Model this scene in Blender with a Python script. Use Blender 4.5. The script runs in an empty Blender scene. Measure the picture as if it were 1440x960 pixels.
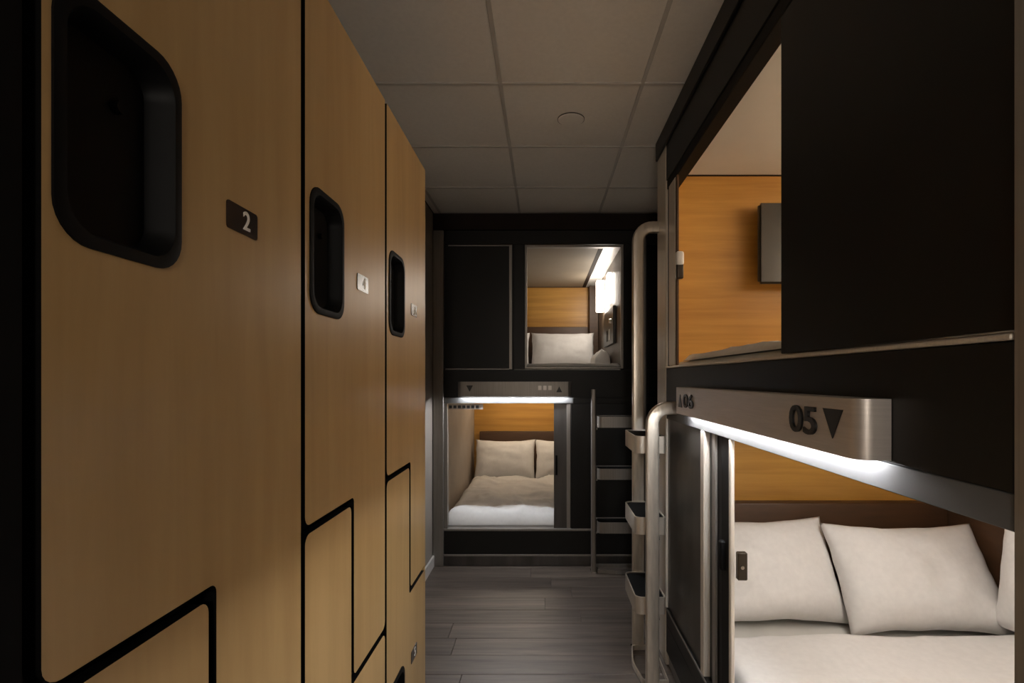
import bpy, bmesh, math, random
from mathutils import Vector, noise
from mathutils.geometry import tessellate_polygon

# ------------------------------------------------------------------ camera, light, exposure
S = bpy.context.scene
COL = S.collection
CZ = 1.43                       # eye height; all z values below are given relative to the eye
F = 734.0                       # focal length in pixels of the 1440 px frame
cam = bpy.data.cameras.new('camera'); camo = bpy.data.objects.new('camera', cam); COL.objects.link(camo)
camo.location = (0, 0, CZ); camo.rotation_euler = (math.pi / 2, 0, 0)
cam.sensor_width = 36.0; cam.lens = 36.0 * F / 1440.0
cam.shift_x = (720 - 765) / 1440.0; cam.shift_y = (532 - 480) / 1440.0
cam.clip_start = 0.02
S.camera = camo
w = bpy.data.worlds.new('world'); S.world = w; w.use_nodes = True
w.node_tree.nodes['Background'].inputs[0].default_value = (0.02, 0.02, 0.022, 1)
w.node_tree.nodes['Background'].inputs[1].default_value = 0.3
vs = S.view_settings
vs.view_transform = 'Standard'; vs.look = 'None'; vs.gamma = 1.0; vs.use_curve_mapping = False
vs.exposure = 0.68
LED_BAR = 95.0         # strength of the LED strips under the number bars
ROOM_FILL = 46.0         # strength of the globe added behind the camera as fill light
LED_POD = 2.2          # scale of the lights inside the pods

# ------------------------------------------------------------------ materials
def new_mat(name):
    m = bpy.data.materials.new(name); m.use_nodes = True
    return m, m.node_tree.nodes, m.node_tree.links, m.node_tree.nodes['Principled BSDF']

def plain(name, col, rough=0.5, metal=0.0, spec=0.5, var=0.06, scale=6.0, bump=0.0, stretch=(1, 1, 1)):
    m, N, L, B = new_mat(name)
    B.inputs['Roughness'].default_value = rough; B.inputs['Metallic'].default_value = metal
    B.inputs['Specular IOR Level'].default_value = spec
    tc = N.new('ShaderNodeTexCoord'); mp = N.new('ShaderNodeMapping'); mp.inputs['Scale'].default_value = stretch
    nz = N.new('ShaderNodeTexNoise'); nz.inputs['Scale'].default_value = scale; nz.inputs['Detail'].default_value = 4
    L.new(tc.outputs['Object'], mp.inputs[0]); L.new(mp.outputs[0], nz.inputs['Vector'])
    r = N.new('ShaderNodeValToRGB')
    r.color_ramp.elements[0].color = tuple(c * (1 - var) for c in col) + (1,)
    r.color_ramp.elements[1].color = tuple(min(1, c * (1 + var)) for c in col) + (1,)
    r.color_ramp.elements[0].position = 0.3; r.color_ramp.elements[1].position = 0.7
    L.new(nz.outputs['Fac'], r.inputs[0]); L.new(r.outputs[0], B.inputs['Base Color'])
    if bump:
        b = N.new('ShaderNodeBump'); b.inputs['Strength'].default_value = bump; b.inputs['Distance'].default_value = 0.003
        L.new(nz.outputs['Fac'], b.inputs['Height']); L.new(b.outputs[0], B.inputs['Normal'])
    return m

def wood(name, c0, c1, stretch, rough=0.42, rnd=0.0, scale=3.0, spec=0.5):
    """fine long grain along the axis whose stretch is small"""
    m, N, L, B = new_mat(name)
    B.inputs['Roughness'].default_value = rough; B.inputs['Specular IOR Level'].default_value = spec
    tc = N.new('ShaderNodeTexCoord'); mp = N.new('ShaderNodeMapping'); mp.inputs['Scale'].default_value = stretch
    oi = N.new('ShaderNodeObjectInfo'); ad = N.new('ShaderNodeVectorMath'); ad.operation = 'MULTIPLY_ADD'
    cb = N.new('ShaderNodeCombineXYZ')
    for k in range(3): L.new(oi.outputs['Random'], cb.inputs[k])
    ad.inputs[1].default_value = (37, 53, 71)
    L.new(cb.outputs[0], ad.inputs[0]); L.new(tc.outputs['Object'], mp.inputs[0]); L.new(mp.outputs[0], ad.inputs[2])
    n1 = N.new('ShaderNodeTexNoise'); n1.inputs['Scale'].default_value = scale; n1.inputs['Detail'].default_value = 6
    n1.inputs['Roughness'].default_value = 0.6; n1.inputs['Distortion'].default_value = 0.35
    n2 = N.new('ShaderNodeTexNoise'); n2.inputs['Scale'].default_value = scale * 0.3; n2.inputs['Detail'].default_value = 2
    L.new(ad.outputs[0], n1.inputs['Vector']); L.new(ad.outputs[0], n2.inputs['Vector'])
    mx = N.new('ShaderNodeMath'); mx.operation = 'ADD'; L.new(n1.outputs['Fac'], mx.inputs[0]); L.new(n2.outputs['Fac'], mx.inputs[1])
    ml = N.new('ShaderNodeMath'); ml.operation = 'MULTIPLY'; ml.inputs[1].default_value = 0.5; L.new(mx.outputs[0], ml.inputs[0])
    r = N.new('ShaderNodeValToRGB')
    r.color_ramp.elements[0].color = c0 + (1,); r.color_ramp.elements[1].color = c1 + (1,)
    r.color_ramp.elements[0].position = 0.36; r.color_ramp.elements[1].position = 0.64
    L.new(ml.outputs[0], r.inputs[0])
    if rnd:
        hs = N.new('ShaderNodeHueSaturation'); mr = N.new('ShaderNodeMapRange')
        mr.inputs['To Min'].default_value = 1 - rnd; mr.inputs['To Max'].default_value = 1 + rnd
        L.new(oi.outputs['Random'], mr.inputs['Value']); L.new(mr.outputs[0], hs.inputs['Value'])
        L.new(r.outputs[0], hs.inputs['Color']); L.new(hs.outputs[0], B.inputs['Base Color'])
    else:
        L.new(r.outputs[0], B.inputs['Base Color'])
    b = N.new('ShaderNodeBump'); b.inputs['Strength'].default_value = 0.08; b.inputs['Distance'].default_value = 0.002
    L.new(n1.outputs['Fac'], b.inputs['Height']); L.new(b.outputs[0], B.inputs['Normal'])
    return m

def emit(name, col, strength):
    m, N, L, B = new_mat(name)
    B.inputs['Base Color'].default_value = (0.8, 0.8, 0.8, 1)
    B.inputs['Emission Color'].default_value = col + (1,); B.inputs['Emission Strength'].default_value = strength
    return m

M = {}
M['locker'] = wood('maple_laminate', (0.42, 0.265, 0.108), (0.51, 0.335, 0.145), (7, 7, 0.7), 0.36, 0.03)
M['orange'] = wood('warm_oak_panel', (0.40, 0.185, 0.030), (0.60, 0.31, 0.060), (0.5, 0.5, 9), 0.4)
M['plank'] = wood('grey_oak_plank', (0.068, 0.051, 0.040), (0.17, 0.135, 0.111), (1.0, 14, 1), 0.42, 0.16)
M['headboard'] = plain('brown_headboard', (0.075, 0.036, 0.016), 0.5, var=0.15, stretch=(1, 1, 6))
M['black'] = plain('black_laminate', (0.0065, 0.0056, 0.0048), 0.45, spec=0.3, var=0.1)
M['black_edge'] = plain('black_edge_band', (0.002, 0.0018, 0.0018), 0.6, spec=0.1)
M['plastic'] = plain('black_plastic', (0.0025, 0.0025, 0.0027), 0.5, spec=0.12)
M['plate'] = plain('gloss_black_plate', (0.018, 0.010, 0.009), 0.22, spec=0.6)
M['digit'] = plain('white_print', (0.75, 0.72, 0.68), 0.5)
M['ink'] = plain('black_print', (0.006, 0.006, 0.006), 0.4)
M['alu'] = plain('brushed_aluminium', (0.72, 0.65, 0.56), 0.38, metal=0.4, var=0.08, scale=30, stretch=(6, 6, 0.2))
M['alu_dark'] = plain('dark_aluminium', (0.30, 0.275, 0.25), 0.42, metal=0.6, var=0.1, scale=30, stretch=(6, 6, 0.2))
M['header'] = plain('satin_grey_header', (0.11, 0.11, 0.11), 0.6, metal=0.0, var=0.04, scale=20)
M['steel'] = plain('brushed_steel_bar', (0.60, 0.55, 0.51), 0.40, metal=0.6, var=0.06, scale=30, stretch=(0.3, 0.3, 8))
M['rail'] = plain('satin_steel_rail', (0.62, 0.56, 0.48), 0.32, metal=0.75, var=0.12, scale=18, stretch=(4, 4, 0.6))
M['door_steel'] = plain('dark_brushed_door', (0.095, 0.088, 0.083), 0.34, metal=0.7, var=0.25, scale=5, stretch=(2, 2, 0.4))
M['tile'] = plain('ceiling_tile', (0.78, 0.74, 0.68), 0.85, spec=0.2, var=0.03, scale=60, bump=0.15)
M['grid'] = plain('ceiling_grid', (0.50, 0.47, 0.43), 0.6, var=0.03)
M['wall'] = plain('painted_wall', (0.30, 0.265, 0.23), 0.7, var=0.04, bump=0.05)
M['trim_dark'] = plain('dark_brown_trim', (0.020, 0.012, 0.009), 0.75, spec=0.2, var=0.15)
M['base_white'] = plain('white_baseboard', (0.62, 0.59, 0.55), 0.45)
M['pod_white'] = plain('pod_ceiling_panel', (0.64, 0.62, 0.58), 0.6, var=0.03)
M['pod_dimmed'] = plain('pod_dimmed_ceiling', (0.27, 0.225, 0.17), 0.65, var=0.03)  # pod ceiling panel again, strong lamp light toned down in its colour
M['pod_dark'] = plain('pod_dark_brown_panel', (0.10, 0.072, 0.05), 0.45, var=0.1)
M['pod_beige'] = plain('pod_side_panel', (0.42, 0.36, 0.30), 0.55, var=0.05)
M['linen'] = plain('white_linen', (0.80, 0.78, 0.76), 0.8, spec=0.2, var=0.03, scale=40, bump=0.1)
M['mattress'] = plain('mattress_ticking', (0.66, 0.64, 0.60), 0.85, spec=0.2)
M['joint'] = plain('dark_joint', (0.03, 0.026, 0.022), 0.7)
M['tv'] = plain('charcoal_plastic', (0.05, 0.047, 0.042), 0.4)
M['screen'] = plain('dark_screen', (0.035, 0.033, 0.030), 0.25)
M['brass'] = plain('dark_bronze', (0.035, 0.024, 0.014), 0.4, metal=0.3)
M['white_plastic'] = plain('white_plastic', (0.7, 0.68, 0.65), 0.35)
M['rubber'] = plain('black_tread', (0.004, 0.004, 0.004), 0.8, spec=0.1, bump=0.2, scale=80)
M['track'] = plain('satin_black_track', (0.008, 0.007, 0.006), 0.6, spec=0.15)
M['chrome'] = plain('chrome', (0.75, 0.73, 0.70), 0.12, metal=1.0)

# ------------------------------------------------------------------ mesh helpers
def link(name, me, mat, parent=None, origin=None):
    o = bpy.data.objects.new(name, me); COL.objects.link(o)
    if mat is not None and not me.materials: me.materials.append(mat)
    loc = Vector(origin) if origin else Vector((0, 0, 0))
    if parent is not None:
        pl = Vector((0, 0, 0)); p = parent
        while p is not None: pl += p.location; p = p.parent
        o.parent = parent; loc = loc - pl
    o.location = loc
    return o

def finish(bm, name, mat, parent, smooth=False, mats=None, angle=None):
    """bmesh in world coordinates (z relative to the eye) -> object with its origin at the centre of its bounds"""
    bmesh.ops.recalc_face_normals(bm, faces=bm.faces[:])
    lo = Vector((min(v.co[i] for v in bm.verts) for i in range(3)))
    hi = Vector((max(v.co[i] for v in bm.verts) for i in range(3)))
    c = (lo + hi) / 2
    for v in bm.verts: v.co -= c
    if smooth:
        for f in bm.faces: f.smooth = True
        if angle:
            for e in bm.edges:
                if len(e.link_faces) == 2 and e.calc_face_angle(0) > angle: e.smooth = False
    me = bpy.data.meshes.new(name); bm.to_mesh(me); bm.free()
    if mats:
        for m_ in mats: me.materials.append(m_)
    return link(name, me, mat, parent, c + Vector((0, 0, CZ)))

def add_box(bm, x0, x1, y0, y1, z0, z1):
    vs_ = [bm.verts.new((x, y, z)) for x in (x0, x1) for y in (y0, y1) for z in (z0, z1)]
    fs = []
    for q in ((0, 1, 3, 2), (4, 6, 7, 5), (0, 4, 5, 1), (2, 3, 7, 6), (0, 2, 6, 4), (1, 5, 7, 3)):
        fs.append(bm.faces.new([vs_[i] for i in q]))
    return fs

def box(name, x0, x1, y0, y1, z0, z1, mat, parent=None, bev=0.0015, seg=1):
    bm = bmesh.new(); add_box(bm, x0, x1, y0, y1, z0, z1)
    if bev:
        bmesh.ops.bevel(bm, geom=bm.edges[:], offset=bev, segments=seg, affect='EDGES', profile=0.5)
    return finish(bm, name, mat, parent, smooth=seg > 1)

def round_poly(pts, r, seg=6):
    """fillet every corner of a 2D polygon; r is a number or one radius per corner"""
    n = len(pts); out = []
    for i in range(n):
        p0, p, p1 = Vector(pts[i - 1]), Vector(pts[i]), Vector(pts[(i + 1) % n])
        rr = r[i] if isinstance(r, (list, tuple)) else r
        if rr <= 0: out.append((p.x, p.y)); continue
        a = (p0 - p).normalized(); b = (p1 - p).normalized()
        ang = a.angle(b); t = min(rr / math.tan(ang / 2), (p0 - p).length * .49, (p1 - p).length * .49)
        rr = t * math.tan(ang / 2)
        c = p + (a + b).normalized() * (rr / math.sin(ang / 2))
        s = p + a * t - c; e = p + b * t - c
        a0 = math.atan2(s.y, s.x); d = math.atan2(e.y, e.x) - a0
        while d > math.pi: d -= 2 * math.pi
        while d < -math.pi: d += 2 * math.pi
        for k in range(seg + 1):
            q = a0 + d * k / seg
            out.append((c.x + rr * math.cos(q), c.y + rr * math.sin(q)))
    return out

def add_prism(bm, loops, h0, h1, mp, side_mi=0, cap_mi=0):
    """extrude a 2D polygon (first loop) with holes (others) from h0 to h1; mp(u, v, h) -> world point"""
    flat = [p for lp in loops for p in lp]
    tris = tessellate_polygon([[Vector((p[0], p[1], 0)) for p in lp] for lp in loops])
    A = [bm.verts.new(mp(p[0], p[1], h0)) for p in flat]
    Bv = [bm.verts.new(mp(p[0], p[1], h1)) for p in flat]
    for t in tris:
        if len(set(t)) < 3: continue
        for vv in (A, Bv):
            try:
                f = bm.faces.new([vv[i] for i in t]); f.material_index = cap_mi
            except ValueError: pass
    o = 0
    for lp in loops:
        n = len(lp)
        for i in range(n):
            j = (i + 1) % n
            f = bm.faces.new((A[o + i], A[o + j], Bv[o + j], Bv[o + i])); f.material_index = side_mi
        o += n

XYZ = lambda u, v, h: (u, v, h)           # plan outline, extruded upwards
YZX = lambda u, v, h: (h, u, v)           # outline in the Y-Z plane, extruded along X
XZY = lambda u, v, h: (u, h, v)           # outline in the X-Z plane, extruded along Y

def prism(name, loops, h0, h1, mp, mat, parent=None, bev=0.0, mats=None, side_mi=0, smooth=False):
    bm = bmesh.new(); add_prism(bm, loops, h0, h1, mp, side_mi)
    return finish(bm, name, mat, parent, smooth, mats, angle=0.6 if smooth else None)

def add_cyl(bm, c, axis, r0, r1, h, n=20):
    ax = Vector(axis).normalized(); u = ax.orthogonal().normalized(); v = ax.cross(u); c = Vector(c)
    A = [bm.verts.new(c + (u * math.cos(2 * math.pi * k / n) + v * math.sin(2 * math.pi * k / n)) * r0) for k in range(n)]
    Bv = [bm.verts.new(c + ax * h + (u * math.cos(2 * math.pi * k / n) + v * math.sin(2 * math.pi * k / n)) * r1) for k in range(n)]
    bm.faces.new(A); bm.faces.new(Bv)
    for k in range(n): bm.faces.new((A[k], A[(k + 1) % n], Bv[(k + 1) % n], Bv[k]))

def cyl(name, c, axis, r0, r1, h, mat, parent=None, n=20):
    bm = bmesh.new(); add_cyl(bm, c, axis, r0, r1, h, n)
    return finish(bm, name, mat, parent, True, angle=0.6)

def sweep(name, path, tin, tout, mp, mat, parent):
    """path: list of (o, z); flat rounded bar, tin thick in the plane of the path, tout across it; mp(o, u, z)"""
    bm = bmesh.new(); rings = []
    sec = round_poly([(-tin / 2, -tout / 2), (tin / 2, -tout / 2), (tin / 2, tout / 2), (-tin / 2, tout / 2)], 0.008, 3)
    n = len(path)
    for i in range(n):
        p = Vector(path[i])
        t = (Vector(path[min(i + 1, n - 1)]) - Vector(path[max(i - 1, 0)])).normalized()
        nn = Vector((-t.y, t.x))
        rings.append([bm.verts.new(mp(p.x + nn.x * a, b, p.y + nn.y * a)) for a, b in sec])
    k = len(sec)
    for i in range(n - 1):
        for j in range(k):
            bm.faces.new((rings[i][j], rings[i][(j + 1) % k], rings[i + 1][(j + 1) % k], rings[i + 1][j]))
    bm.faces.new(rings[0]); bm.faces.new(rings[-1])
    return finish(bm, name, mat, parent, True, angle=0.7)

def text_mesh(name, txt, size, depth, mp, mat, parent, bold=0.0, width=None):
    """built-in font, centred, turned into a mesh; mp(u, v, h)"""
    cu = bpy.data.curves.new('lettering', 'FONT'); cu.body = txt; cu.size = size; cu.extrude = depth / 2; cu.offset = bold
    cu.align_x = 'CENTER'; cu.align_y = 'CENTER'; cu.resolution_u = 4
    o = bpy.data.objects.new('lettering', cu); COL.objects.link(o)
    dg = bpy.context.evaluated_depsgraph_get(); dg.update()
    me = bpy.data.meshes.new_from_object(o.evaluated_get(dg))
    bpy.data.objects.remove(o); bpy.data.curves.remove(cu)
    bm = bmesh.new(); bm.from_mesh(me); bpy.data.meshes.remove(me)
    if width:
        xs = [v.co.x for v in bm.verts]; k = width / (max(xs) - min(xs)); c = (max(xs) + min(xs)) / 2
        for v in bm.verts: v.co.x = (v.co.x - c) * k
    for v in bm.verts: v.co = Vector(mp(v.co.x, v.co.y, v.co.z + depth / 2))
    for f in bm.faces: f.material_index = 0
    return finish(bm, name, mat, parent)

def thing(name, label, cat, loc=(0, 0, 0), group=None):
    o = bpy.data.objects.new(name, None); COL.objects.link(o); o.empty_display_size = 0.1
    o.location = (loc[0], loc[1], loc[2] + CZ); o['label'] = label; o['category'] = cat
    if group: o['group'] = group
    return o

def tag(o, label, cat, group=None):
    o['label'] = label; o['category'] = cat
    if group: o['group'] = group
    return o

def struct(o, label=None):
    o['kind'] = 'structure'
    if label: o['label'] = label
    return o

FL = -CZ            # floor level
CL = 1.263          # ceiling level
XL = -0.508         # face of the lockers
XR = 0.61           # face of the right-hand bunk
YB = 3.98           # face of the far bunk
XW = -0.85          # left wall
XE = 2.14           # right wall
Y0, Y1 = -1.7, 6.12

# ------------------------------------------------------------------ the room
rnd = random.Random(4)
floor = struct(box('floor', XW - .1, XE + .1, Y0 - .1, Y1 + .1, FL - .10, FL - .010, M['joint'], bev=0), 'grey wood plank floor of the dorm aisle')
floor['category'] = 'floor'
row = 0; y = Y0
PW = 0.176
while y < YB + .02:
    x = XW - rnd.uniform(0.0, 1.1)
    while x < 0.9:
        a = max(x, XW); b = min(x + 1.22, 0.95)
        if b - a > .02:
            box('plank', a + .001, b - .001, y + .001, y + PW - .001, FL - .010, FL - rnd.uniform(0, .0006), M['plank'], floor, bev=.0012)
        x += 1.22
    y += PW
box('plank', .951, XE, Y0, YB, FL - .010, FL - .0005, M['plank'], floor, bev=0)

ceil = struct(box('ceiling', XW - .1, XE + .1, Y0 - .1, Y1 + .1, CL + .030, CL + .10, M['joint'], bev=0), 'suspended ceiling of square tiles')
ceil['category'] = 'ceiling'
TX = [-0.797 + .61 * k for k in range(-1, 6)]
TY = [2.24 + .61 * k for k in range(-7, 4)]
TX[0] = XW; TX[-1] = XE; TY[0] = Y0; TY[-1] = YB + .1
for i in range(len(TX) - 1):
    for j in range(len(TY) - 1):
        box('ceiling_tile', TX[i] + .004, TX[i + 1] - .004, TY[j] + .004, TY[j + 1] - .004, CL + .004, CL + .022, M['tile'], ceil, bev=.002)
for x in TX[1:-1]:
    box('grid_bar', x - .008, x + .008, Y0, YB + .1, CL - .001, CL + .006, M['grid'], ceil, bev=.001)
for yy in TY[1:-1]:
    box('grid_bar', XW, XE, yy - .008, yy + .008, CL - .0016, CL + .005, M['grid'], ceil, bev=.001)
GX, GY, GZ, GR = -.05, -1.50, .25, .12
cl = thing('fill_globe', 'white globe added behind the viewer as fill light', 'lamp', (GX, Y0, GZ))  # invented lamp out of view, added to brighten the ceiling and lockers
cyl('wall_plate', (GX, Y0 + .001, GZ), (0, 1, 0), .06, .05, .018, M['white_plastic'], cl, 24)
cyl('arm', (GX, Y0 + .018, GZ), (0, 1, 0), .012, .012, GY - GR - Y0 - .014, M['chrome'], cl, 12)
bm = bmesh.new(); bmesh.ops.create_uvsphere(bm, u_segments=24, v_segments=14, radius=GR)
for v in bm.verts: v.co += Vector((GX, GY, GZ))
finish(bm, 'globe', emit('fill_glow', (1.0, 0.92, 0.82), ROOM_FILL), cl, True)

for nm, lb, a in (('wall_left', 'painted left wall behind the lockers', (XW - .1, XW, Y0, Y1)), ('wall_right', 'painted right wall behind the bunk', (XE, XE + .1, Y0, Y1)),
                  ('wall_front', 'painted wall behind the viewer', (XW, XE, Y0 - .1, Y0)), ('wall_back', 'painted end wall behind the far bunk', (XW, XE, Y1, Y1 + .1))):
    o = struct(box(nm, *a, FL, CL, M['wall'], bev=0), lb)
o = struct(box('baseboard_left', XW, XW + .016, 2.27, YB - .005, FL, FL + .085, M['base_white'], bev=.004), 'white baseboard between the lockers and the far bunk')
o = struct(box('trim_1', XW + .001, XL - .002, .05, .512, FL, .96, M['black_edge'], bev=.002), 'black filler panel beside the first locker')

# sprinkler cover on the ceiling
sp = thing('sprinkler_cover', 'round flat sprinkler cover plate on a ceiling tile', 'sprinkler', (.132, 2.55, CL))
cyl('plate', (.132, 2.55, CL - .004), (0, 0, 1), .060, .064, .004, M['tile'], sp, 32)
cyl('collar', (.132, 2.55, CL), (0, 0, 1), .066, .066, .0045, M['joint'], sp, 32)

# ------------------------------------------------------------------ lockers
ZU, ZL_, ZT, ZB = -.326, -.803, .889, FL + .06
def rrect(y0, y1, z0, z1, r, seg=7):
    return round_poly([(y0, z0), (y1, z0), (y1, z1), (y0, z1)], r, seg)

def cup(parent, y0, y1, z0, z1, r):
    """recessed handle pan with a raised rim, sunk through the door"""
    bm = bmesh.new(); n = None; prev = None
    steps = [(-.004, -.001, r), (-.004, .003, r), (0.002, .0045, r), (.010, .004, r * .9), (.014, -.004, r * .85), (.022, -.030, r * .7)]
    for ins, hx, rr in steps:
        lp = rrect(y0 + ins, y1 - ins, z0 + ins, z1 - ins, rr)
        ring = [bm.verts.new((XL + hx, p[0], p[1])) for p in lp]
        if prev:
            for i in range(len(ring)):
                j = (i + 1) % len(ring)
                bm.faces.new((prev[i], prev[j], ring[j], ring[i]))
        prev = ring
    bm.faces.new(prev)
    o = finish(bm, 'handle_pan', M['plastic'], parent, True, angle=0.9)
    yc = (y0 + y1) / 2 + .02
    cyl('lock', (XL - .028, yc, z1 - .085), (1, 0, 0), .008, .007, .008, M['plastic'], parent, 14)
    return o

def locker(a, b, m, digits, label):
    t = thing('locker', label, 'locker', ((XW + XL) / 2, (a + b) / 2, FL), 'maple lockers along the left wall')
    g = .0095
    box('carcass', XW + .003, XL - .045, a + .001, b - .001, FL, ZT, M['black_edge'], t, bev=.001)
    box('side_panel', XW + .003, XL - .003, b - .016, b - .0005, FL, ZT, M['locker'], t, bev=.001) if digits[0] == '6' else None
    rb = b - (.017 if digits[0] == '6' else g)
    up = round_poly([(a + g, ZU + g), (m + g, ZU + g), (m + g, ZL_ + g), (rb, ZL_ + g), (rb, ZT), (a + g, ZT)],
                    [.022, .014, .016, .022, .003, .003], 5)
    lo = round_poly([(a + g, ZB), (rb, ZB), (rb, ZL_ - g), (m - g, ZL_ - g), (m - g, ZU - g), (a + g, ZU - g)],
                    [.006, .006, .022, .014, .018, .022], 5)
    for k, (poly, zz) in enumerate(((up, .149), (lo, -1.305))):
        hy0, hy1, hz0, hz1 = a + .034, a + .217, zz, zz + .275
        if k == 0 and digits[0] == '2': hy0, hy1 = a + .024, a + .206
        hole = rrect(hy0 + .006, hy1 - .006, hz0 + .006, hz1 - .006, .04)
        bm = bmesh.new(); add_prism(bm, [poly, hole], XL - .020, XL, YZX, side_mi=1)
        d = finish(bm, 'door', None, t, False, [M['locker'], M['black_edge']])
        d['label'] = ['upper maple door with hooked lower right edge', 'lower maple door with hooked upper left edge'][k]
        cup(d, hy0, hy1, hz0, hz1, .045)
        py, pz = a + .36, zz + .116
        if k == 1: pz = zz + .235
        pl = prism('number_plate', [rrect(py - .044, py + .044, pz - .0225, pz + .0225, .005, 3)], XL, XL + .002, YZX, M['plate'], t)
        text_mesh('numeral', digits[k], .044, .001, lambda u, v, h, py=py, pz=pz: (XL + .002 + h, py + .010 + u, pz + v), M['digit'], pl, .0006)
    box('plinth', XW + .003, XL - .03, a + .002, b - .002, FL, FL + .05, M['black'], t, bev=0)
    return t
locker(.518, 1.100, .800, '21', 'nearest maple locker with the black number 2 plate')
locker(1.100, 1.676, 1.386, '43', 'middle maple locker of the row, between the other two')
locker(1.676, 2.246, 1.978, '65', 'farthest maple locker, nearest to the far bunk')

# ------------------------------------------------------------------ soft goods
def pillow(name, label, group, c, wd, ht, th, tilt, rz=0.0, seed=0):
    """cushion standing on its long edge, leaning back by tilt; c = middle of its bottom edge (z relative to the eye)"""
    bm = bmesh.new(); n = 26; G = {}
    for s in (1, -1):
        for i in range(n + 1):
            for j in range(n + 1):
                u = -1 + 2 * i / n; v = -1 + 2 * j / n
                u = math.sin(u * math.pi / 2) * .35 + u * .65; v = math.sin(v * math.pi / 2) * .35 + v * .65
                edge = i in (0, n) or j in (0, n)
                if edge and s == -1: G[(s, i, j)] = G[(1, i, j)]; continue
                px = u * (1 - .045 * (1 - v * v)) * wd / 2
                pz = v * (1 - .105 * (1 - u * u)) * ht / 2
                f = max(0, 1 - abs(u) ** 3.2) ** .55 * max(0, 1 - abs(v) ** 3.0) ** .55
                nz = noise.noise(Vector((u * 2.1 + seed, v * 2.3, s * 3 + seed * 1.7))) * .12 + noise.noise(Vector((u * 5 + seed, v * 5, s))) * .05
                f2 = f * (1 + nz) * (1 - .18 * v)
                py = -s * th / 2 * f2
                py += -s * f * (.010 * noise.noise(Vector((u * 4 + seed, v * 2.5, 3 + s))) + .008 * (1 - abs(noise.noise(Vector((u * 2.2 + v * 1.2 + seed, v * 1.6 - u, 5 * s))))) ** 5)
                wr = .006 * noise.noise(Vector((u * 3 + seed * 3, v * 3, 9)))
                G[(s, i, j)] = bm.verts.new((px + wr, py, pz + ht / 2 + wr))
    for s in (1, -1):
        for i in range(n):
            for j in range(n):
                q = [G[(s, i, j)], G[(s, i + 1, j)], G[(s, i + 1, j + 1)], G[(s, i, j + 1)]]
                if len(set(q)) == 4: bm.faces.new(q)
    ct, st = math.cos(tilt), math.sin(tilt); cr, sr = math.cos(rz), math.sin(rz)
    for v in bm.verts:
        x, y_, z = v.co
        y2, z2 = y_ * ct + z * st, z * ct - y_ * st
        v.co = Vector((c[0] + x * cr - y2 * sr, c[1] + x * sr + y2 * cr, c[2] + z2))
    return tag(finish(bm, name, M['linen'], None, True), label, 'pillow', group)

def duvet(label, x0, x1, y0, y1, z, th, amp, seed, group=None, name='duvet', nx=70, ny=70, sc=3.0):
    bm = bmesh.new(); T = []; Bt = []
    for i in range(nx + 1):
        T.append([]); Bt.append([])
        for j in range(ny + 1):
            u, v = i / nx, j / ny
            x, y_ = x0 + (x1 - x0) * u, y0 + (y1 - y0) * v
            e = min(u * (x1 - x0), (1 - u) * (x1 - x0), v * (y1 - y0), (1 - v) * (y1 - y0))
            k = min(1, e / (th * 1.1)); rl = math.sqrt(max(0, 1 - (1 - k) ** 2))
            p = Vector((x * sc + seed, y_ * sc, seed))
            h = noise.noise(p) * .6 + noise.ridged_multi_fractal(p * .8, 1.0, 2.0, 3, 1.0, 2.0) * .22 + noise.noise(p * 3) * .12 + .45 * (1 - abs(noise.noise(Vector((p.x * .9 + p.y * .5, p.y * 1.3, seed * 2))))) ** 6
            T[-1].append(bm.verts.new((x, y_, z + th * (.15 + .85 * rl) + amp * h * rl)))
            Bt[-1].append(bm.verts.new((x, y_, z)) if (i in (0, nx) or j in (0, ny)) else None)
    for i in range(nx):
        for j in range(ny): bm.faces.new((T[i][j], T[i + 1][j], T[i + 1][j + 1], T[i][j + 1]))
    for i in range(nx):
        for j in (0, ny): bm.faces.new((T[i][j], T[i + 1][j], Bt[i + 1][j], Bt[i][j]))
    for j in range(ny):
        for i in (0, nx): bm.faces.new((T[i][j], T[i][j + 1], Bt[i][j + 1], Bt[i][j]))
    return tag(finish(bm, name, M['linen'], None, True), label, 'duvet', group)

def mattress(label, x0, x1, y0, y1, z0, z1):
    return tag(box('mattress', x0, x1, y0, y1, z0, z1, M['mattress'], None, bev=.03, seg=4), label, 'mattress', 'bunk mattresses')

# ------------------------------------------------------------------ number bar with the LED strip under it
def number_bar(label, u0, u1, mp, mat, o_out=.06, z0=-.144, z1=-.036, strength=LED_BAR, loc=(0, 0, 0)):
    """mp(u along the face, o out of the face, z)"""
    t = thing('number_bar', label, 'light bar', loc, 'number bars with light strips')
    outer = round_poly([(u0, .001), (u1, .001), (u1, o_out), (u0, o_out)], [0, 0, .040, .040], 8)
    inner = round_poly([(u0 + .004, .004), (u1 - .004, .004), (u1 - .004, o_out - .004), (u0 + .004, o_out - .004)], [0, 0, .037, .037], 8)
    bm = bmesh.new(); add_prism(bm, [outer, inner], z0, z1 - .004, mp); add_prism(bm, [outer], z1 - .004, z1, mp)
    finish(bm, 'housing', mat, t, True, angle=.6)
    slim = [(u0 + .03, .010), (u1 - .03, .010), (u1 - .03, .022), (u0 + .03, .022)]
    bm = bmesh.new(); add_prism(bm, [slim], z0 + .008, z0 + .014, mp)
    finish(bm, 'light_strip', emit('led_strip', (0.93, 0.96, 1.0), strength), t)
    return t

def triangle(name, cu, cz, w_, h_, up, mp, o_out, mat, parent):
    s = 1 if up else -1
    pts = [(cu - w_ / 2, cz - s * h_ / 2), (cu + w_ / 2, cz - s * h_ / 2), (cu, cz + s * h_ / 2)]
    bm = bmesh.new(); add_prism(bm, [pts], o_out, o_out + .002, lambda u, v, h: mp(u, h, v))
    return finish(bm, name, mat, parent)

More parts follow.
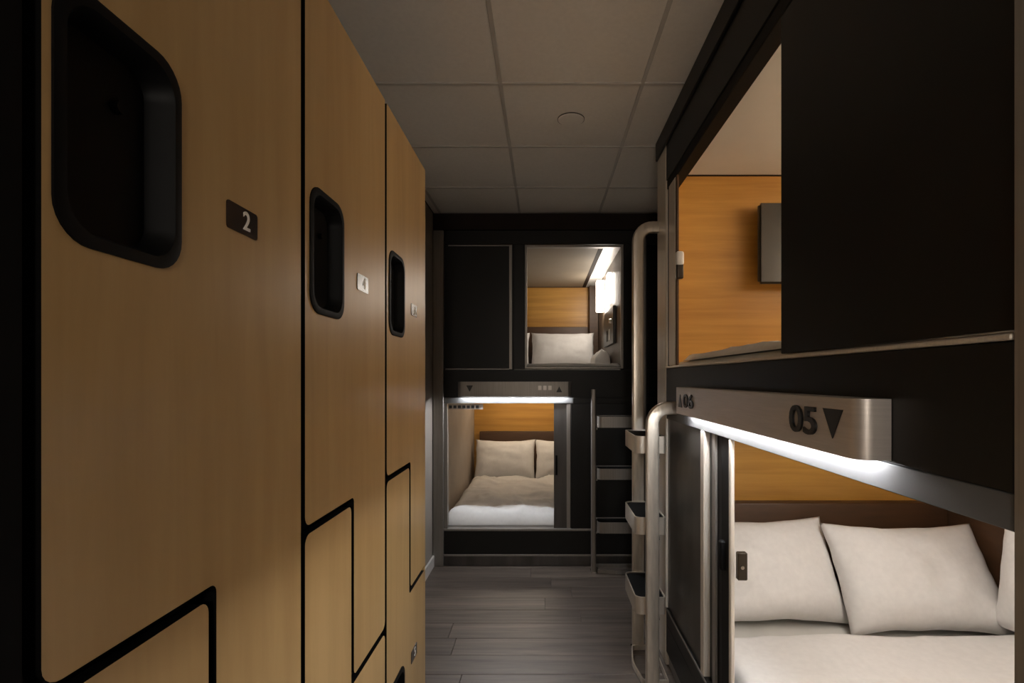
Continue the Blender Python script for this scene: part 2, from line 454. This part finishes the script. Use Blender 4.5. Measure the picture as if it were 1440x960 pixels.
# ------------------------------------------------------------------ right-hand bunk
RB = thing('bunk_pod', 'near double-deck black sleeping pod along the right side', 'bunk', (1.35, 1.7, FL), 'double-deck sleeping pods')
XI, YN, YF = .672, .60, 2.80
XI1 = 2.10                                     # inner face of the pod's rear wall
box('end_post', XR - .002, XI, YN, .676, FL, CL - .006, M['alu_dark'], RB)
box('corner_post', XR - .002, XI, 2.605, YF, FL, CL - .006, M['alu'], RB, bev=.004)
box('header_beam', XR, XI, .678, 2.604, .985, CL - .006, M['black'], RB)
box('door_track', XR + .004, XI - .004, .678, 2.604, .94, .984, M['track'], RB, bev=.003)
box('cornice', XR - .012, XR, .60, YF, 1.16, CL - .006, M['black'], RB, bev=.003)
box('jamb_infill', XR + .008, XR + .02, 2.555, 2.604, .062, .94, M['black'], RB)
box('jamb', XR, XR + .012, 2.43, 2.552, .062, .94, M['alu'], RB, bev=.004)
box('jamb_edge', XR + .002, XR + .012, 2.405, 2.429, .062, .94, M['headboard'], RB)
dr = box('sliding_door', XR + .006, XR + .034, .679, 1.357, .064, .938, M['black'], RB)
dr['label'] = 'upper black sliding door, drawn half across'
box('sill_track', XR - .004, XI, .678, 2.604, .050, .0585, M['alu'], RB, bev=.002)
box('fascia', XR, XI, .678, 2.604, -.150, .049, M['black'], RB)
box('fascia_lip', XR + .001, XI, .678, 2.604, -.200, -.151, M['header'], RB)
d2 = box('sliding_door', XR + .008, XR + .034, 2.036, 2.604, -1.14, -.201, M['door_steel'], RB)
d2['label'] = 'lower dark steel sliding door, pushed open'
box('door_stile', XR - .001, XR + .036, 1.992, 2.034, -1.14, -.201, M['alu'], RB, bev=.003)
box('door_channel', XR + .022, XR + .030, 1.758, 1.990, -1.14, -.201, M['black'], RB)
box('channel_rib', XR + .010, XR + .021, 1.895, 1.925, -1.14, -.201, M['alu_dark'], RB)
box('channel_rib', XR + .012, XR + .021, 1.76, 1.83, -1.14, -.201, M['track'], RB)
box('jamb', XR + .002, XR + .016, 1.712, 1.732, -1.14, -.201, M['alu'], RB, bev=.003)
box('sill', XR, XI, .678, 2.604, -1.22, -1.141, M['black'], RB)
box('sill_trim', XR - .003, XR - .0005, .678, 2.604, -1.150, -1.138, M['alu_dark'], RB, bev=.001)
box('base_panel', XR, XI, .678, 2.604, -1.36, -1.221, M['black'], RB)
box('plinth', XR + .012, XI, .678, 2.604, FL, -1.361, M['alu_dark'], RB)
# shell of the two cabins
box('rear_wall', XI1, XI1 + .03, YN, YF, FL, CL - .006, M['orange'], RB, bev=0)
box('end_wall', XI + .001, XI1 - .001, YN, YN + .03, FL, CL - .006, M['pod_beige'], RB, bev=0)
box('end_wall', XI + .001, XI1 - .001, 2.732, YF, FL, CL - .006, M['black'], RB, bev=0)
box('wood_panel', XI + .001, XI1 - .001, 2.700, 2.731, .035, 1.045, M['orange'], RB, bev=0)
box('wood_panel', XI + .001, XI1 - .001, 2.700, 2.731, -1.3, -.105, M['orange'], RB, bev=0)
box('cabin_ceiling', XI + .001, XI1 - .001, YN + .031, 2.690, 1.05, 1.07, M['pod_white'], RB, bev=0)
box('ceiling_trim', XI + .001, XI1 - .001, 2.691, 2.731, 1.046, 1.06, M['trim_dark'], RB, bev=0)
box('cabin_floor', XI + .001, XI1 - .001, YN + .031, 2.699, -.10, .03, M['pod_beige'], RB, bev=0)
box('cabin_floor', XI + .001, XI1 - .001, YN + .031, 2.699, -1.36, -1.30, M['pod_beige'], RB, bev=0)
hb = box('headboard', XI + .003, XI1 - .003, 2.632, 2.699, -1.29, -.628, M['headboard'], RB, bev=.008, seg=3)
box('headboard_return', XI1 - .068, XI1 - .002, 1.0, 2.630, -1.29, -.628, M['headboard'], RB, bev=.008, seg=3)
# small fittings
la = box('latch', XR - .006, XR + .026, 2.372, 2.403, .455, .565, M['brass'], RB, bev=.006, seg=2)
box('latch_cap', XR - .010, XR + .028, 2.366, 2.402, .515, .580, M['white_plastic'], la, bev=.012, seg=3)
la2 = box('latch', XR + .018, XR + .050, 1.690, 1.711, -.655, -.565, M['brass'], RB, bev=.003)
cyl('latch_pin', (XR + .030, 1.689, -.61), (0, -1, 0), .006, .006, .008, M['chrome'], la2, 12)
lk = box('door_lock', XR - .004, XR + .028, 1.79, 1.82, -.66, -.56, M['plastic'], RB, bev=.006, seg=2)

ml = lambda u, o, z: (XR - o, u, z)
nb = number_bar('steel number bar reading 06 and 05 on the near bunk', .915, 2.195, ml, M['steel'], loc=(XR, 1.55, -.144))
tm = lambda cu, cz: (lambda u, v, h: (XR - .06 - h, cu - u, cz + v))
text_mesh('numeral', '05', .080, .005, tm(1.106, -.090), M['ink'], nb, .0012, .112)
triangle('arrow', .993, -.086, .068, .056, False, ml, .06, M['ink'], nb)
text_mesh('numeral', '06', .072, .005, tm(1.985, -.090), M['ink'], nb, .0012, .135)
triangle('arrow', 2.105, -.090, .058, .052, True, ml, .06, M['ink'], nb)

# lights of the near cabins
def cabin_lamp(label, x0, x1, y0, y1, z0, z1, col, strength, side):
    """opal box on a back plate; side: where the plate sits ('x+' on the rear side wall, 'z+' under the ceiling)"""
    t = thing('cove_lamp', label, 'lamp', ((x0 + x1) / 2, (y0 + y1) / 2, z0), 'lamps inside the sleeping pods')
    e = emit('opal_led', col, strength * LED_POD); k = .006
    if side == 'x+':
        box('back_plate', x1 - k, x1, y0 - k, y1 + k, z0 - k, z1 + k, M['white_plastic'], t); box('diffuser', x0, x1 - k - .0005, y0, y1, z0, z1, e, t, bev=.003)
    else:
        box('back_plate', x0 - k, x1 + k, y0 - k, y1 + k, z1 - k, z1, M['white_plastic'], t); box('diffuser', x0, x1, y0, y1, z0, z1 - k - .0005, e, t, bev=.003)
    return t
WARM = (1.0, 0.83, 0.62)
cabin_lamp('slim lamp high on the rear wall of the near upper cabin', 2.06, 2.099, .8, 2.3, .80, .88, WARM, 7.6, 'x+')
cabin_lamp('slim lamp under the ceiling of the near lower cabin', 1.20, 1.28, .75, 2.2, -.130, -.101, (1.0, .93, .85), 6.1, 'z+')

# beds of the near bunk
mattress('mattress in the near lower cabin', XI + .004, XI1 - .07, .66, 2.62, -1.298, -1.115)
mattress('mattress in the near upper cabin', XI + .004, XI1 - .004, .66, 2.69, .032, .085)
duvet('white duvet spread on the near lower bed', XI + .006, XI1 - .075, .67, 2.19, -1.114, .05, .02, 3.1, 'white duvets')
duvet('white duvet spread on the near upper bed', XI + .01, XI1 - .02, .9, 2.55, .086, .025, .012, 7.7, 'white duvets')
pillow('pillow', 'plump white pillow nearest the lower door on the near bed', 'white pillows', (1.03, 2.32, -1.10), .70, .49, .19, .56, .04, 1)
pillow('pillow', 'plump white pillow in the middle of the near lower bed', 'white pillows', (1.668, 2.225, -1.10), .71, .49, .20, .58, -.02, 5)
pillow('pillow', 'white pillow against the rear wall of the near lower bed', 'white pillows', (1.945, 1.93, -1.05), .60, .45, .13, .10, -1.5, 9)

# television on the upper end panel
tv = thing('television', 'dark grey flat television on the wood end panel, upper cabin', 'television', (1.42, 2.65, .49))
bm = bmesh.new(); add_box(bm, 1.075, 1.75, 2.600, 2.640, .475, .878)
bmesh.ops.bevel(bm, geom=bm.edges[:], offset=.012, segments=3, affect='EDGES')
finish(bm, 'casing', M['tv'], tv, True)
box('screen', 1.082, 1.743, 2.5975, 2.600, .482, .871, M['screen'], tv, bev=0)
box('bracket', 1.33, 1.50, 2.641, 2.699, .62, .76, M['plastic'], tv)

# ------------------------------------------------------------------ ladders
def ladder(label, mp, u_near, u_far, top_near, top_far, hook_near, hook_far, loc, z_steps, metal):
    """mp(o out of the face, u along it, z); rails with bent tops, three boxed steps with dark treads, curved foot"""
    t = thing('bunk_ladder', label, 'ladder', loc, 'steel ladders of the sleeping pods')
    o0 = .112
    for u, tp, hook in ((u_near, top_near, hook_near), (u_far, top_far, hook_far)):
        path = [(o0, FL + .012), (o0, FL + .4), (o0, tp - .5 if tp - .5 > FL + .5 else FL + .8)]
        if hook:
            R = .075
            path.append((o0, tp - R - .031))
            for k in range(1, 9):
                a = math.pi / 2 * k / 8
                path.append((o0 - R + R * math.cos(a), tp - R - .031 + R * math.sin(a)))
            path.append((.002, tp - .031))
        else:
            path.append((o0, tp))
        r = sweep('rail', path, .060, .034, lambda o, b, z, u=u: mp(o, u + b, z), metal, t)
        bm = bmesh.new()
        add_prism(bm, [round_poly([(o0 - .036, u - .022), (o0 + .036, u - .022), (o0 + .036, u + .022), (o0 - .036, u + .022)], .01, 4)], FL, FL + .012, lambda a, b, h: mp(a, b, h))
        finish(bm, 'foot', M['chrome'], r)
    a, b = min(u_near, u_far) + .022, max(u_near, u_far) - .022
    for z in z_steps:
        outer = round_poly([(.045, a), (.187, a), (.187, b), (.045, b)], [.012, .035, .035, .012], 6)
        inner = round_poly([(.051, a + .006), (.181, a + .006), (.181, b - .006), (.051, b - .006)], [.008, .030, .030, .008], 6)
        bm = bmesh.new(); add_prism(bm, [outer, inner], z - .080, z, lambda p, q, h: mp(p, q, h))
        s = finish(bm, 'step', metal, t, True, angle=.6)
        bm = bmesh.new(); add_prism(bm, [inner], z - .020, z - .006, lambda p, q, h: mp(p, q, h))
        finish(bm, 'tread', M['rubber'], s)
        for u in (a, b):                      # bolt heads by the rails
            bm = bmesh.new(); p0 = Vector(mp(.075, u, z - .095)); p1 = Vector(mp(.095, u, z - .095))
            add_cyl(bm, p0, p1 - p0, .010, .010, .03, 12)
            finish(bm, 'bolt', M['chrome'], s, True, angle=.6)
    foot = round_poly([(.03, a), (.150, a), (.175, (a + b) / 2), (.150, b), (.03, b)], [0, .02, .3, .02, 0], 6)
    inner = round_poly([(.036, a + .006), (.144, a + .006), (.168, (a + b) / 2), (.144, b - .006), (.036, b - .006)], [0, .02, .3, .02, 0], 6)
    bm = bmesh.new(); add_prism(bm, [foot, inner], FL + .004, FL + .030, lambda p, q, h: mp(p, q, h))
    finish(bm, 'foot_bar', metal, t, True, angle=.6)
    return t
ZS = (-.268, -.645, -1.015)
ladder('steel ladder at the far end of the near bunk', lambda o, u, z: (XR - o, u, z), 2.40, 2.77, -.105, .832, True, True, (.5, 2.58, FL), ZS, M['rail'])

# ------------------------------------------------------------------ far bunk
SC = F / YB
bx = lambda p: (p - 765) / SC
bz = lambda p: (532 - p) / SC
BB = thing('bunk_pod', 'far double-deck black sleeping pod across the end of the aisle', 'bunk', (.5, 5.0, FL), 'double-deck sleeping pods')
YI = YB + .06
XA = bx(624)
XZ = XE - .004
box('side_post', XW + .004, XA, YB - .012, YI, FL, bz(324), M['alu_dark'], BB, bev=.004)
box('valance', XW + .004, XZ, YB - .004, YI, bz(323), CL - .006, M['trim_dark'], BB)
box('top_rail', XA + .001, XZ, YB, YI, bz(343), bz(324), M['black'], BB)
dd = box('sliding_door', XA + .001, bx(722), YB + .012, YB + .04, bz(520), bz(343.5), M['black'], BB)
dd['label'] = 'upper black sliding door with thin metal edge'
box('door_edge', bx(716), bx(720), YB + .004, YB + .011, bz(519), bz(344), M['alu_dark'], dd, bev=.001)
box('door_edge', bx(630), bx(715.8), YB + .006, YB + .011, bz(345.5), bz(344), M['alu_dark'], dd, bev=.0005)
box('door_edge', bx(626), bx(715.8), YB + .006, YB + .011, bz(519.5), bz(518), M['alu_dark'], dd, bev=.0005)
box('mullion', bx(722.2), bx(738), YB, YI, bz(518.5), bz(343.2), M['black'], BB)
box('side_panel', bx(877), XZ, YB, YI, bz(520), bz(343.2), M['black'], BB)
for a in ((738.2, 741, 518, 344), (873.5, 876.8, 518, 344), (741.2, 873.3, 347, 344), (741.2, 873.3, 518, 515.5)):
    box('opening_frame', bx(a[0]), bx(a[1]), YB + .006, YI - .006, bz(a[2]), bz(a[3]), M['alu_dark'], BB, bev=.001)
box('fascia', XA + .001, XZ, YB, YI, bz(559), bz(520.2), M['black'], BB)
box('fascia_lip', XA + .001, bx(806), YB, YI, bz(567), bz(559.2), M['header'], BB)
box('fascia_panel', bx(806.2), XZ, YB, YI, bz(567), bz(559.2), M['black'], BB)
d3 = box('sliding_door', bx(779), bx(803), YB + .014, YB + .040, bz(743), bz(567.2), M['door_steel'], BB)
d3['label'] = 'lower dark sliding door, mostly pushed aside'
box('door_edge', bx(797), bx(802), YB + .004, YB + .013, bz(743), bz(568), M['alu_dark'], d3, bev=.001)
box('handle', bx(781), bx(784), YB + .002, YB + .013, bz(668), bz(640), M['plastic'], d3)
box('jamb', XA + .001, bx(629), YB + .004, YI, bz(743), bz(567.2), M['alu_dark'], BB)
box('side_panel', bx(803.2), XZ, YB, YI, bz(743), bz(567.2), M['black'], BB)
box('sill_trim', XA + .001, XZ, YB - .005, YI, bz(746), bz(743.2), M['alu_dark'], BB, bev=.001)
box('base_panel', XA + .001, XZ, YB, YI, bz(779), bz(746.2), M['black'], BB)
box('base_trim', XA + .001, XZ, YB - .005, YI, bz(781.5), bz(779.2), M['alu_dark'], BB, bev=.001)
box('plinth', XA + .001, XZ, YB + .004, YI, FL, bz(781.7), M['door_steel'], BB)
vt = box('vent_strip', bx(630), bx(679), YB + .012, YB + .02, bz(575.5), bz(568), M['pod_beige'], BB, bev=0)
for k in range(7):
    box('vent_slot', bx(631 + 6.3 * k), bx(635.2 + 6.3 * k), YB + .009, YB + .0118, bz(574), bz(570), M['ink'], vt, bev=0)
# shell of the far cabins
XA2, XB2, YW = XW + .05, .612, 5.98
box('side_wall', XW + .006, XA2, YI + .001, YW + .03, FL, 1.2, M['pod_beige'], BB, bev=0)
box('side_wall', XB2, XB2 + .03, YI + .001, YW + .03, FL, 1.2, M['pod_dark'], BB, bev=0)
box('end_wall', XA2 + .001, XB2 - .001, YW + .032, YW + .06, FL, 1.2, M['black'], BB, bev=0)
box('wood_panel', XA2 + .001, XB2 - .001, YW, YW + .031, .035, 1.04, M['orange'], BB, bev=0)
box('wood_panel', XA2 + .001, XB2 - .001, YW, YW + .031, -1.3, -.13, M['orange'], BB, bev=0)
box('cabin_ceiling', XA2 + .001, .438, YI + .001, YW - .012, 1.045, 1.065, M['pod_dimmed'], BB, bev=0)
box('cabin_ceiling', .478, XB2 - .001, YI + .001, YW - .012, 1.045, 1.065, M['white_plastic'], BB, bev=0)
box('ceiling_trim', .439, .477, YI + .001, YW - .012, 1.043, 1.066, M['trim_dark'], BB, bev=0)
box('ceiling_trim', XA2 + .001, XB2 - .001, YW - .011, YW + .031, 1.041, 1.066, M['trim_dark'], BB, bev=0)
box('cabin_floor', XA2 + .001, XB2 - .001, YI + .001, YW - .001, -.10, .03, M['pod_beige'], BB, bev=0)
box('cabin_floor', XA2 + .001, XB2 - .001, YI + .001, YW - .001, -1.36, -1.30, M['pod_beige'], BB, bev=0)
box('headboard', XA2 + .003, .50, YW - .07, YW - .001, .035, .585, M['headboard'], BB, bev=.008, seg=3)
box('headboard', XA2 + .07, XB2 - .003, YW - .07, YW - .001, -1.29, -.60, M['headboard'], BB, bev=.008, seg=3)
box('wood_return', .51, XB2 - .002, YW - .12, YW - .001, .035, 1.039, M['headboard'], BB, bev=.003)

mb = lambda u, o, z: (u, YB - o, z)
nb2 = number_bar('dark number bar above the lower bed of the far bunk', bx(645), bx(803), mb, M['alu_dark'], z0=bz(557), z1=bz(536.5), strength=LED_BAR * 1.4, loc=(bx(724), YB, bz(557)))
triangle('arrow', bx(662), bz(546), .050, .048, False, mb, .06, M['ink'], nb2)
triangle('arrow', bx(786), bz(547), .044, .044, True, mb, .06, M['ink'], nb2)
for k in range(3):
    box('number_mark', bx(757 + 7 * k), bx(761.5 + 7 * k), YB - .062, YB - .0603, bz(548), bz(542), M['steel'], nb2, bev=0)

cabin_lamp('tall wall lamp nearer the door, far upper cabin', .572, .611, 4.68, 4.76, .68, .95, (1.0, .90, .78), 6.3, 'x+')
cabin_lamp('tall wall lamp nearer the headboard, far upper cabin', .535, .611, 5.26, 5.36, .68, .99, (1.0, .90, .78), 6.3, 'x+')
cabin_lamp('slim lamp under the ceiling of the far lower cabin', -.62, .35, 5.50, 5.55, -.145, -.101, WARM, 4.8, 'z+')
mattress('mattress in the far lower cabin', XA2 + .01, XB2 - .01, 4.06, 5.90, -1.298, -1.145)
mattress('mattress in the far upper cabin', XA2 + .01, XB2 - .01, 4.06, 5.90, .032, .095)
duvet('white crumpled duvet on the far lower bed', XA2 + .03, XB2 - .015, 4.065, 5.56, -1.144, .085, .06, 11.3, 'white duvets', sc=4.2)
duvet('white duvet on the far upper bed', XA2 + .02, XB2 - .015, 4.07, 5.50, .096, .02, .008, 15.3, 'white duvets')
pillow('pillow', 'white pillow by the side wall of the far lower bed', 'white pillows', (-.425, 5.60, -1.09), .66, .46, .20, .45, 0, 2)
pillow('pillow', 'white pillow half hidden by the far lower sliding door', 'white pillows', (.235, 5.58, -1.09), .66, .46, .20, .45, 0, 6)
pillow('pillow', 'single full white pillow on the far upper bed', 'white pillows', (.205, 5.54, .095), .69, .455, .20, .46, 0, 4)
pillow('pillow', 'white pillow mostly hidden behind the far upper door', 'white pillows', (-.485, 5.54, .095), .66, .455, .20, .46, 0, 8)
# fittings on the side wall of the far upper cabin
cp = thing('control_panel', 'dark control panel with knob on the far upper cabin wall', 'control panel', (.60, 4.75, .30))
box('casing', .585, .611, 4.42, 5.10, .30, .62, M['tv'], cp, bev=.004)
cyl('knob', (.585, 4.55, .50), (-1, 0, 0), .022, .018, .022, M['chrome'], cp, 16)
for k, yy in enumerate((4.62, 4.80)):
    h = box('switch', .580, .5845, yy, yy + .06, .34, .44, M['white_plastic'] if k == 0 else M['plastic'], cp, bev=.001)
bl = duvet('bunched white blanket beside the wall on the far upper bed', .455, .598, 4.70, 5.15, .135, .11, .05, 21.7, None, 'blanket', 30, 50, 7.0)
bl['category'] = 'blanket'

ladder('dark steel ladder fixed to the far bunk', lambda o, u, z: (u, YB - o - .0055, z), bx(832.5), bx(832.5) + .37, bz(547), bz(330), False, True, (.55, 3.85, FL), (-.277, -.655, -1.045), M['alu_dark'])
